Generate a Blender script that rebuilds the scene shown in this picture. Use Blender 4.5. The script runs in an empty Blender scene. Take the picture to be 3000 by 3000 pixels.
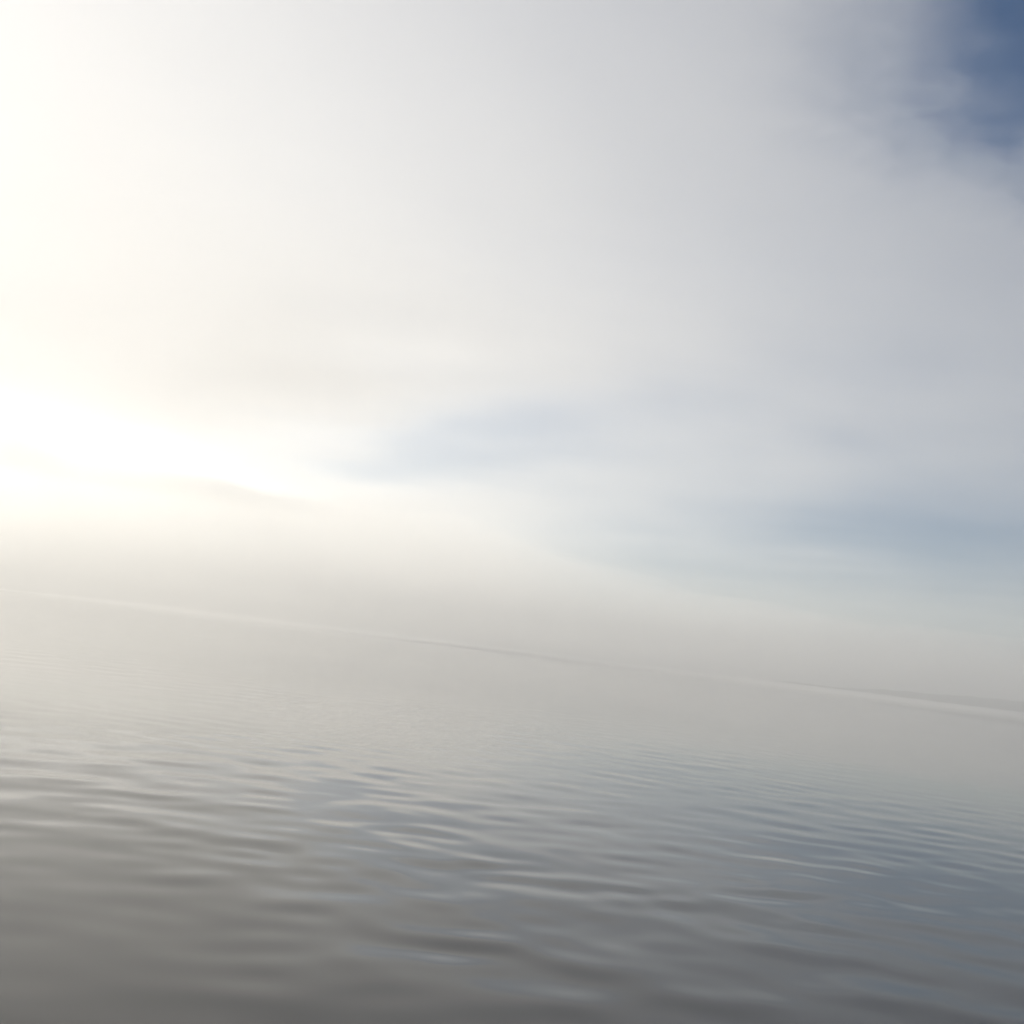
# Misty lake: rippled water under a thin broken fog layer, low sun veiled by mist on the left.
import bpy, math
import numpy as np

scene = bpy.context.scene
C = scene.collection
rng = np.random.default_rng(11)

SUN_AZ = -45.0      # degrees from +Y (view direction), negative = left
SUN_EL = 23.0
EYE = 1.3           # camera height over the water, metres


def tag(o, label, cat, kind=None):
    o['label'] = label
    o['category'] = cat
    if kind:
        o['kind'] = kind


def link_mesh(name, verts, faces, mat, smooth=True):
    me = bpy.data.meshes.new(name)
    nv, nf = len(verts), len(faces)
    me.vertices.add(nv)
    me.vertices.foreach_set('co', np.asarray(verts, np.float32).ravel())
    me.loops.add(nf * 4)
    me.loops.foreach_set('vertex_index', np.asarray(faces, np.int32).ravel())
    me.polygons.add(nf)
    me.polygons.foreach_set('loop_start', np.arange(0, nf * 4, 4, dtype=np.int32))
    me.polygons.foreach_set('loop_total', np.full(nf, 4, np.int32))
    me.polygons.foreach_set('use_smooth', np.full(nf, smooth, dtype=bool))
    me.update(calc_edges=True)
    me.validate()
    me.materials.append(mat)
    o = bpy.data.objects.new(name, me)
    C.objects.link(o)
    return o


def grid_faces(n, m, off=0, flip=False, wrap=False):
    i = np.arange(n - 1)[:, None]
    jm = m if wrap else m - 1
    j = np.arange(jm)[None, :]
    j2 = (j + 1) % m
    a = i * m + j + off
    b = i * m + j2 + off
    c = (i + 1) * m + j2 + off
    d = (i + 1) * m + j + off
    q = np.stack([a, b, c, d], -1).reshape(-1, 4)
    return q[:, ::-1] if flip else q


def sstep(a, b, x):
    t = np.clip((x - a) / (b - a), 0, 1)
    return t * t * (3 - 2 * t)


def soft_noise(x, y, scale, octaves=3, seed=0, rough=0.5):
    """Smooth aperiodic noise about 0 from sums of plane waves (range about -1..1)."""
    r = np.random.default_rng(seed)
    out = np.zeros_like(x)
    amp, k, tot = 1.0, 2 * math.pi / scale, 0.0
    for o in range(octaves):
        for _ in range(7):
            a = r.uniform(0, 2 * math.pi)
            kk = k * r.uniform(0.7, 1.4)
            out += amp * np.sin(kk * (x * math.cos(a) + y * math.sin(a)) + r.uniform(0, 6.283))
        tot += amp * amp * 3.5
        amp *= rough
        k *= 2.1
    return out / (1.6 * math.sqrt(tot))


# ------------------------------------------------------------------ materials
def water_material():
    m = bpy.data.materials.new('lake_water')
    m.use_nodes = True
    nt = m.node_tree
    p = nt.nodes['Principled BSDF']
    p.inputs['Base Color'].default_value = (0.012, 0.013, 0.012, 1)
    p.inputs['Roughness'].default_value = 0.028
    p.inputs['IOR'].default_value = 1.333
    return m


def volume_material(name, color, density, aniso):
    m = bpy.data.materials.new(name)
    m.use_nodes = True
    nt = m.node_tree
    nt.nodes.remove(nt.nodes['Principled BSDF'])
    v = nt.nodes.new('ShaderNodeVolumePrincipled')
    v.inputs['Color'].default_value = (*color, 1)
    v.inputs['Density'].default_value = density
    v.inputs['Anisotropy'].default_value = aniso
    nt.links.new(v.outputs['Volume'], nt.nodes['Material Output'].inputs['Volume'])
    return m


# ------------------------------------------------------------------ water
def build_water():
    r1 = np.geomspace(0.6, 70, 900)
    r2 = np.geomspace(70, 3000, 110)[1:]
    R = np.concatenate([[0.005, 0.3], r1, r2])
    front = np.radians(np.linspace(-40, 42, 620))
    rest = np.radians(np.linspace(42, 320, 150)[1:-1])
    A = np.concatenate([front, rest])
    rr, aa = np.meshgrid(R, A, indexing='ij')
    x = rr * np.sin(aa)
    y = rr * np.cos(aa)
    # patches of ripples and calmer water between them
    patch = 0.62 + 0.55 * soft_noise(x, y * 0.7, 16.0, 2, 5)
    patch = np.clip(patch, 0.12, 1.3)
    patch2 = np.clip(0.55 + 0.6 * soft_noise(x, y, 9.0, 2, 8), 0.1, 1.3)
    flurry = np.exp(-((x + 1.6) / 2.6) ** 2 - ((y - 12.5) / 4.5) ** 2) + 0.7 * np.exp(-((x - 4.5) / 3.5) ** 2 - ((y - 11) / 3.5) ** 2)
    patch2 = patch2 + 0.9 * flurry
    z = np.zeros_like(x)
    wr = np.random.default_rng(23)
    dr = np.gradient(R)[:, None]
    for i in range(84):
        lam = math.exp(wr.uniform(math.log(0.26), math.log(1.5)))
        th = math.radians(wr.normal(-4, 40))      # direction of travel about -Y
        k = 2 * math.pi / lam
        slope = 0.0031 * min(1.0, (0.75 / lam) ** 1.0)
        ph = wr.uniform(0, 6.283)
        # gentle bending so the crests are not ruler-straight
        arg = k * (x * math.sin(th) + y * math.cos(th)) + ph + 0.9 * np.sin(x * 0.31 + i) + 0.6 * np.sin(y * 0.23 + 2 * i)
        keep = 1 - sstep(0.08, 0.2, dr / lam)     # fade what the grid cannot carry
        z += slope / k * np.sin(arg) * keep * (patch if lam > 0.7 else patch2)
    # a slanting train of small swells close by on the right
    near_right = np.exp(-((x - 1.6) / 2.4) ** 2 - ((y - 4.4) / 2.2) ** 2)
    for lam, th, sl, ph in ((0.62, 17, 0.013, 0.4), (0.50, 22, 0.010, 2.1), (0.71, 12, 0.010, 4.0), (0.43, 27, 0.006, 1.2)):
        k = 2 * math.pi / lam
        t_ = math.radians(th)
        z += near_right * sl / k * np.sin(k * (x * math.sin(t_) + y * math.cos(t_)) + ph + 0.5 * np.sin(x * 0.9 + ph))
    far = (1 - 0.72 * sstep(11, 32, rr)) * (1 - sstep(60, 400, rr))
    z *= far
    v = np.stack([x, y, z], -1).reshape(-1, 3)
    f = grid_faces(len(R), len(A), wrap=True)
    o = link_mesh('water', v, f, water_material())
    tag(o, 'calm grey lake water with soft ripples fading into mist', 'water', 'structure')
    return o


# ------------------------------------------------------------------ fog layer above the lake
def gap(x, y, cx, cy, rx, ry, rot=0.0, soft=0.6):
    c, s = math.cos(math.radians(rot)), math.sin(math.radians(rot))
    u = ((x - cx) * c + (y - cy) * s) / rx
    v = (-(x - cx) * s + (y - cy) * c) / ry
    d = np.sqrt(u * u + v * v)
    return sstep(1 - soft, 1 + soft, d)


CLOUD_Z = 80.0


def build_cloud():
    R = np.concatenate([[0.5], np.geomspace(12, 16000, 320)])
    A = np.radians(np.linspace(0, 360, 420, endpoint=False))
    rr, aa = np.meshgrid(R, A, indexing='ij')
    x = rr * np.sin(aa)
    y = rr * np.cos(aa)
    wx = x + 9 * soft_noise(x, y, 120, 3, 31)
    wy = y + 14 * soft_noise(x, y, 150, 3, 32)
    near = 1 / (1 + (rr / 700) ** 2)
    t = 21 * (1 - 0.55 * np.tanh(x / 80)) + 2.5 * near * soft_noise(x, y, 700, 1, 1) + near * 1.6 * soft_noise(x, y, 260, 2, 2) + near * 0.8 * soft_noise(x, y, 60, 2, 3)
    t = np.clip(t, 5, None)
    t = t * (1 - 0.22 * sstep(250, 600, rr)) * (1 - 0.55 * sstep(500, 950, rr))
    bx = wx + 13 * soft_noise(x, y, 130, 2, 35)
    by = wy + 20 * soft_noise(x, y, 150, 2, 36)
    g1 = gap(bx, by, -34, 492, 66, 160, 24, 0.8)           # veiled blue opening ahead
    g2 = gap(bx, by, 70, 640, 120, 150, 35, 0.8)           # thinner fog between the openings
    g3 = gap(wx, wy, 240, 565, 98, 185, -16, 0.8)        # opening to the right
    wisp = soft_noise(x, y, 34, 4, 61, 0.6)
    wisp2 = soft_noise(x, y, 30, 4, 62, 0.6)
    g4 = gap(x + 0.5 * (wx - x) + 2.4 * wisp, y + 0.5 * (wy - y) + 4 * wisp2, 86, 112, 52, 65, -30, 0.24)   # clear sky on the right
    g5 = gap(wx, wy, -215, 590, 95, 100, 0, 0.8)          # thin spot added to let the sun through and brighten the far mist
    m = (0.60 + 0.40 * g5) * (0.33 + 0.67 * g1) * (0.78 + 0.22 * g2) * (0.42 + 0.58 * g3) * g4
    t = 0.4 * t * m + 0.01
    lift = 3 * near * soft_noise(x, y, 700, 1, 9)
    top = CLOUD_Z + lift + 0.5 * t
    bot = CLOUD_Z + lift - 0.5 * t
    n, k = x.shape
    vt = np.stack([x, y, top], -1).reshape(-1, 3)
    vb = np.stack([x, y, bot], -1).reshape(-1, 3)
    v = np.concatenate([vt, vb])
    off = n * k
    ft = grid_faces(n, k, 0, False, True)
    fb = grid_faces(n, k, off, True, True)
    j = np.arange(k)
    j2 = (j + 1) % k
    o1 = (n - 1) * k
    rim = np.stack([o1 + j, o1 + j2, off + o1 + j2, off + o1 + j], -1)
    rim2 = np.stack([j2, j, off + j, off + j2], -1)
    f = np.concatenate([ft, fb, rim, rim2])
    o = link_mesh('cloud', v, f, volume_material('fog_cloud', (0.996, 0.993, 0.988), 0.0475, 0.39))
    tag(o, 'broken layer of thin white morning fog over the lake', 'cloud', 'stuff')
    return o


def build_haze():
    s, zb, zt = 3400.0, -1.0, 13.0
    v = [(-s, -s, zb), (s, -s, zb), (s, s, zb), (-s, s, zb), (-s, -s, zt), (s, -s, zt), (s, s, zt), (-s, s, zt)]
    f = [(3, 2, 1, 0), (4, 5, 6, 7), (0, 1, 5, 4), (1, 2, 6, 5), (2, 3, 7, 6), (3, 0, 4, 7)]
    o = link_mesh('haze', v, f, volume_material('haze_air', (0.93, 0.93, 0.925), 0.0028, 0.5), smooth=False)
    tag(o, 'pale mist lying on the lake and hiding the far shore', 'haze', 'stuff')
    return o


def build_fog_bank():
    """Billowing bank of fog standing on the far lake, just above the surface haze; its top slopes down to the right."""
    R = np.linspace(560, 980, 56)
    A = np.radians(np.linspace(-62, 46, 300))
    rr, aa = np.meshgrid(R, A, indexing='ij')
    x, y = rr * np.sin(aa), rr * np.cos(aa)
    d = np.degrees(aa)
    crest = np.interp(d, [-62, -40, -26, -16, -10, -4, 2, 10, 18, 28, 46], [120, 130, 126, 106, 85, 77, 68, 54, 46, 44, 38])
    u = (rr - 560) / 420
    dome = np.clip(4 * u * (1 - u), 0, 1) ** 1.0
    bill = 1 + 0.10 * soft_noise(x, y, 230, 2, 71) + 0.03 * soft_noise(x, y, 75, 2, 72)
    ends = sstep(-62, -50, d) * (1 - sstep(36, 46, d))
    h = np.clip((crest - 14) * dome * bill * ends, 0.02, None)
    n, k = x.shape
    v = np.concatenate([np.stack([x, y, 14 + h], -1).reshape(-1, 3),
                        np.stack([x, y, np.full_like(x, 14.0)], -1).reshape(-1, 3)])
    off = n * k
    j = np.arange(k - 1)
    i = np.arange(n - 1) * k
    o1 = (n - 1) * k
    sides = [np.stack([j + 1, j, off + j, off + j + 1], -1),
             np.stack([o1 + j, o1 + j + 1, off + o1 + j + 1, off + o1 + j], -1),
             np.stack([i, i + k, off + i + k, off + i], -1),
             np.stack([i + k + k - 1, i + k - 1, off + i + k - 1, off + i + k + k - 1], -1)]
    f = np.concatenate([grid_faces(n, k, 0), grid_faces(n, k, off, True)] + sides)
    o = link_mesh('fog_bank', v, f, volume_material('bank_fog', (0.99, 0.99, 0.985), 0.0032, 0.55))
    tag(o, 'pale fog bank over the far water with its top sloping down to the right', 'fog bank', 'stuff')
    return o


def build_hills():
    """Low wooded far shore, almost swallowed by the mist."""
    R = np.concatenate([np.linspace(930, 1100, 26), np.linspace(1120, 1500, 14)])
    A = np.radians(np.linspace(-75, 75, 1500))
    rr, aa = np.meshgrid(R, A, indexing='ij')
    x, y = rr * np.sin(aa), rr * np.cos(aa)
    d = np.degrees(aa)
    crest = (-2.5 + 14.5 * np.exp(-((d - 28) / 13.0) ** 2)
             + 8 * np.exp(-((d - 55) / 12.0) ** 2))
    crest = crest + 1.0 * soft_noise(x, y, 90, 3, 51) + 0.45 * soft_noise(x, y, 14, 2, 52)
    z = -0.8 + crest * sstep(930, 1090, rr) * (1 - sstep(1200, 1500, rr))
    mat = bpy.data.materials.new('wooded_slope')
    mat.use_nodes = True
    nt = mat.node_tree
    p = nt.nodes['Principled BSDF']
    p.inputs['Roughness'].default_value = 0.95
    n = nt.nodes.new('ShaderNodeTexNoise')
    n.inputs['Scale'].default_value = 0.09
    n.inputs['Detail'].default_value = 5
    cr = nt.nodes.new('ShaderNodeValToRGB')
    cr.color_ramp.elements[0].color = (0.035, 0.045, 0.028, 1)
    cr.color_ramp.elements[1].color = (0.075, 0.085, 0.055, 1)
    tc = nt.nodes.new('ShaderNodeTexCoord')
    nt.links.new(tc.outputs['Object'], n.inputs['Vector'])
    nt.links.new(n.outputs['Fac'], cr.inputs['Fac'])
    nt.links.new(cr.outputs['Color'], p.inputs['Base Color'])
    v = np.stack([x, y, z], -1).reshape(-1, 3)
    o = link_mesh('hills', v, grid_faces(len(R), len(A)), mat)
    tag(o, 'low far shore barely showing as a dim smear in the mist', 'hills', 'structure')
    return o


def build_mist(az0, az1, seed, aniso, label):
    """Low bank of denser mist lying on the far water: a closed crescent with an uneven top."""
    R = np.geomspace(320, 760, 40)
    A = np.radians(np.linspace(az0, az1, 260))
    rr, aa = np.meshgrid(R, A, indexing='ij')
    x, y = rr * np.sin(aa), rr * np.cos(aa)
    d = np.degrees(aa)
    edge = sstep(320, 420, rr) * (1 - sstep(600, 760, rr)) * sstep(az0, az0 + 13, d) * (1 - sstep(az1 - 10, az1, d))
    h = np.clip((1.3 + 0.3 * soft_noise(x, y, 300, 2, seed)) * edge, 0.01, None)
    n, k = x.shape
    v = np.concatenate([np.stack([x, y, 0.06 + h], -1).reshape(-1, 3),
                        np.stack([x, y, np.full_like(x, 0.05)], -1).reshape(-1, 3)])
    off = n * k
    j = np.arange(k - 1)
    i = np.arange(n - 1) * k
    o1 = (n - 1) * k
    sides = [np.stack([j + 1, j, off + j, off + j + 1], -1),
             np.stack([o1 + j, o1 + j + 1, off + o1 + j + 1, off + o1 + j], -1),
             np.stack([i, i + k, off + i + k, off + i], -1),
             np.stack([i + k + k - 1, i + k - 1, off + i + k - 1, off + i + k + k - 1], -1)]
    f = np.concatenate([grid_faces(n, k, 0), grid_faces(n, k, off, True)] + sides)
    o = link_mesh('mist', v, f, volume_material('low_mist', (0.998, 0.997, 0.994), 0.022, aniso))
    tag(o, label, 'mist', 'stuff')
    return o


build_water()
build_hills()
build_fog_bank()
build_mist(-27, 11, 41, 0.6, 'thin bright streak of mist on the far waterline, left of centre')
build_mist(-9, 44, 47, 0.25, 'thin pale streak of mist on the far waterline towards the right')
build_cloud()
build_haze()

# ------------------------------------------------------------------ light
w = bpy.data.worlds.new('World')
scene.world = w
w.use_nodes = True
nt = w.node_tree
sky = nt.nodes.new('ShaderNodeTexSky')
sky.sky_type = 'NISHITA'
sky.sun_disc = False
sky.sun_elevation = math.radians(SUN_EL)
sky.sun_rotation = math.radians(SUN_AZ)
sky.air_density = 0.85
sky.dust_density = 0.1
sky.ozone_density = 3.0
bg = nt.nodes['Background']
bg.inputs['Strength'].default_value = 0.05
nt.links.new(sky.outputs['Color'], bg.inputs['Color'])

sl = bpy.data.lights.new('sun', 'SUN')
sl.energy = 5.0
sl.angle = math.radians(0.5)
sl.color = (1.0, 0.93, 0.80)
so = bpy.data.objects.new('sun', sl)
C.objects.link(so)
az, el = math.radians(SUN_AZ), math.radians(SUN_EL)
from mathutils import Vector, Matrix
sd = Vector((math.sin(az) * math.cos(el), math.cos(az) * math.cos(el), math.sin(el)))
so.location = sd * 50
so.rotation_euler = sd.to_track_quat('Z', 'Y').to_euler()

# ------------------------------------------------------------------ camera
cam = bpy.data.cameras.new('camera')
cam.sensor_width = 36
cam.angle = math.radians(48)
cam.clip_start = 0.05
cam.clip_end = 60000
co = bpy.data.objects.new('camera', cam)
C.objects.link(co)
M = Matrix.Rotation(math.radians(90 + 6.75), 4, 'X') @ Matrix.Rotation(math.radians(7.08), 4, 'Z')
M.translation = Vector((0, 0, EYE))
co.matrix_world = M
scene.camera = co

# ------------------------------------------------------------------ render settings
scene.view_settings.view_transform = 'Standard'
scene.view_settings.look = 'None'
scene.view_settings.exposure = 0.54
scene.view_settings.gamma = 1.0
cy = scene.cycles
cy.max_bounces = 8
cy.volume_bounces = 5
cy.transparent_max_bounces = 48
cy.use_denoising = True
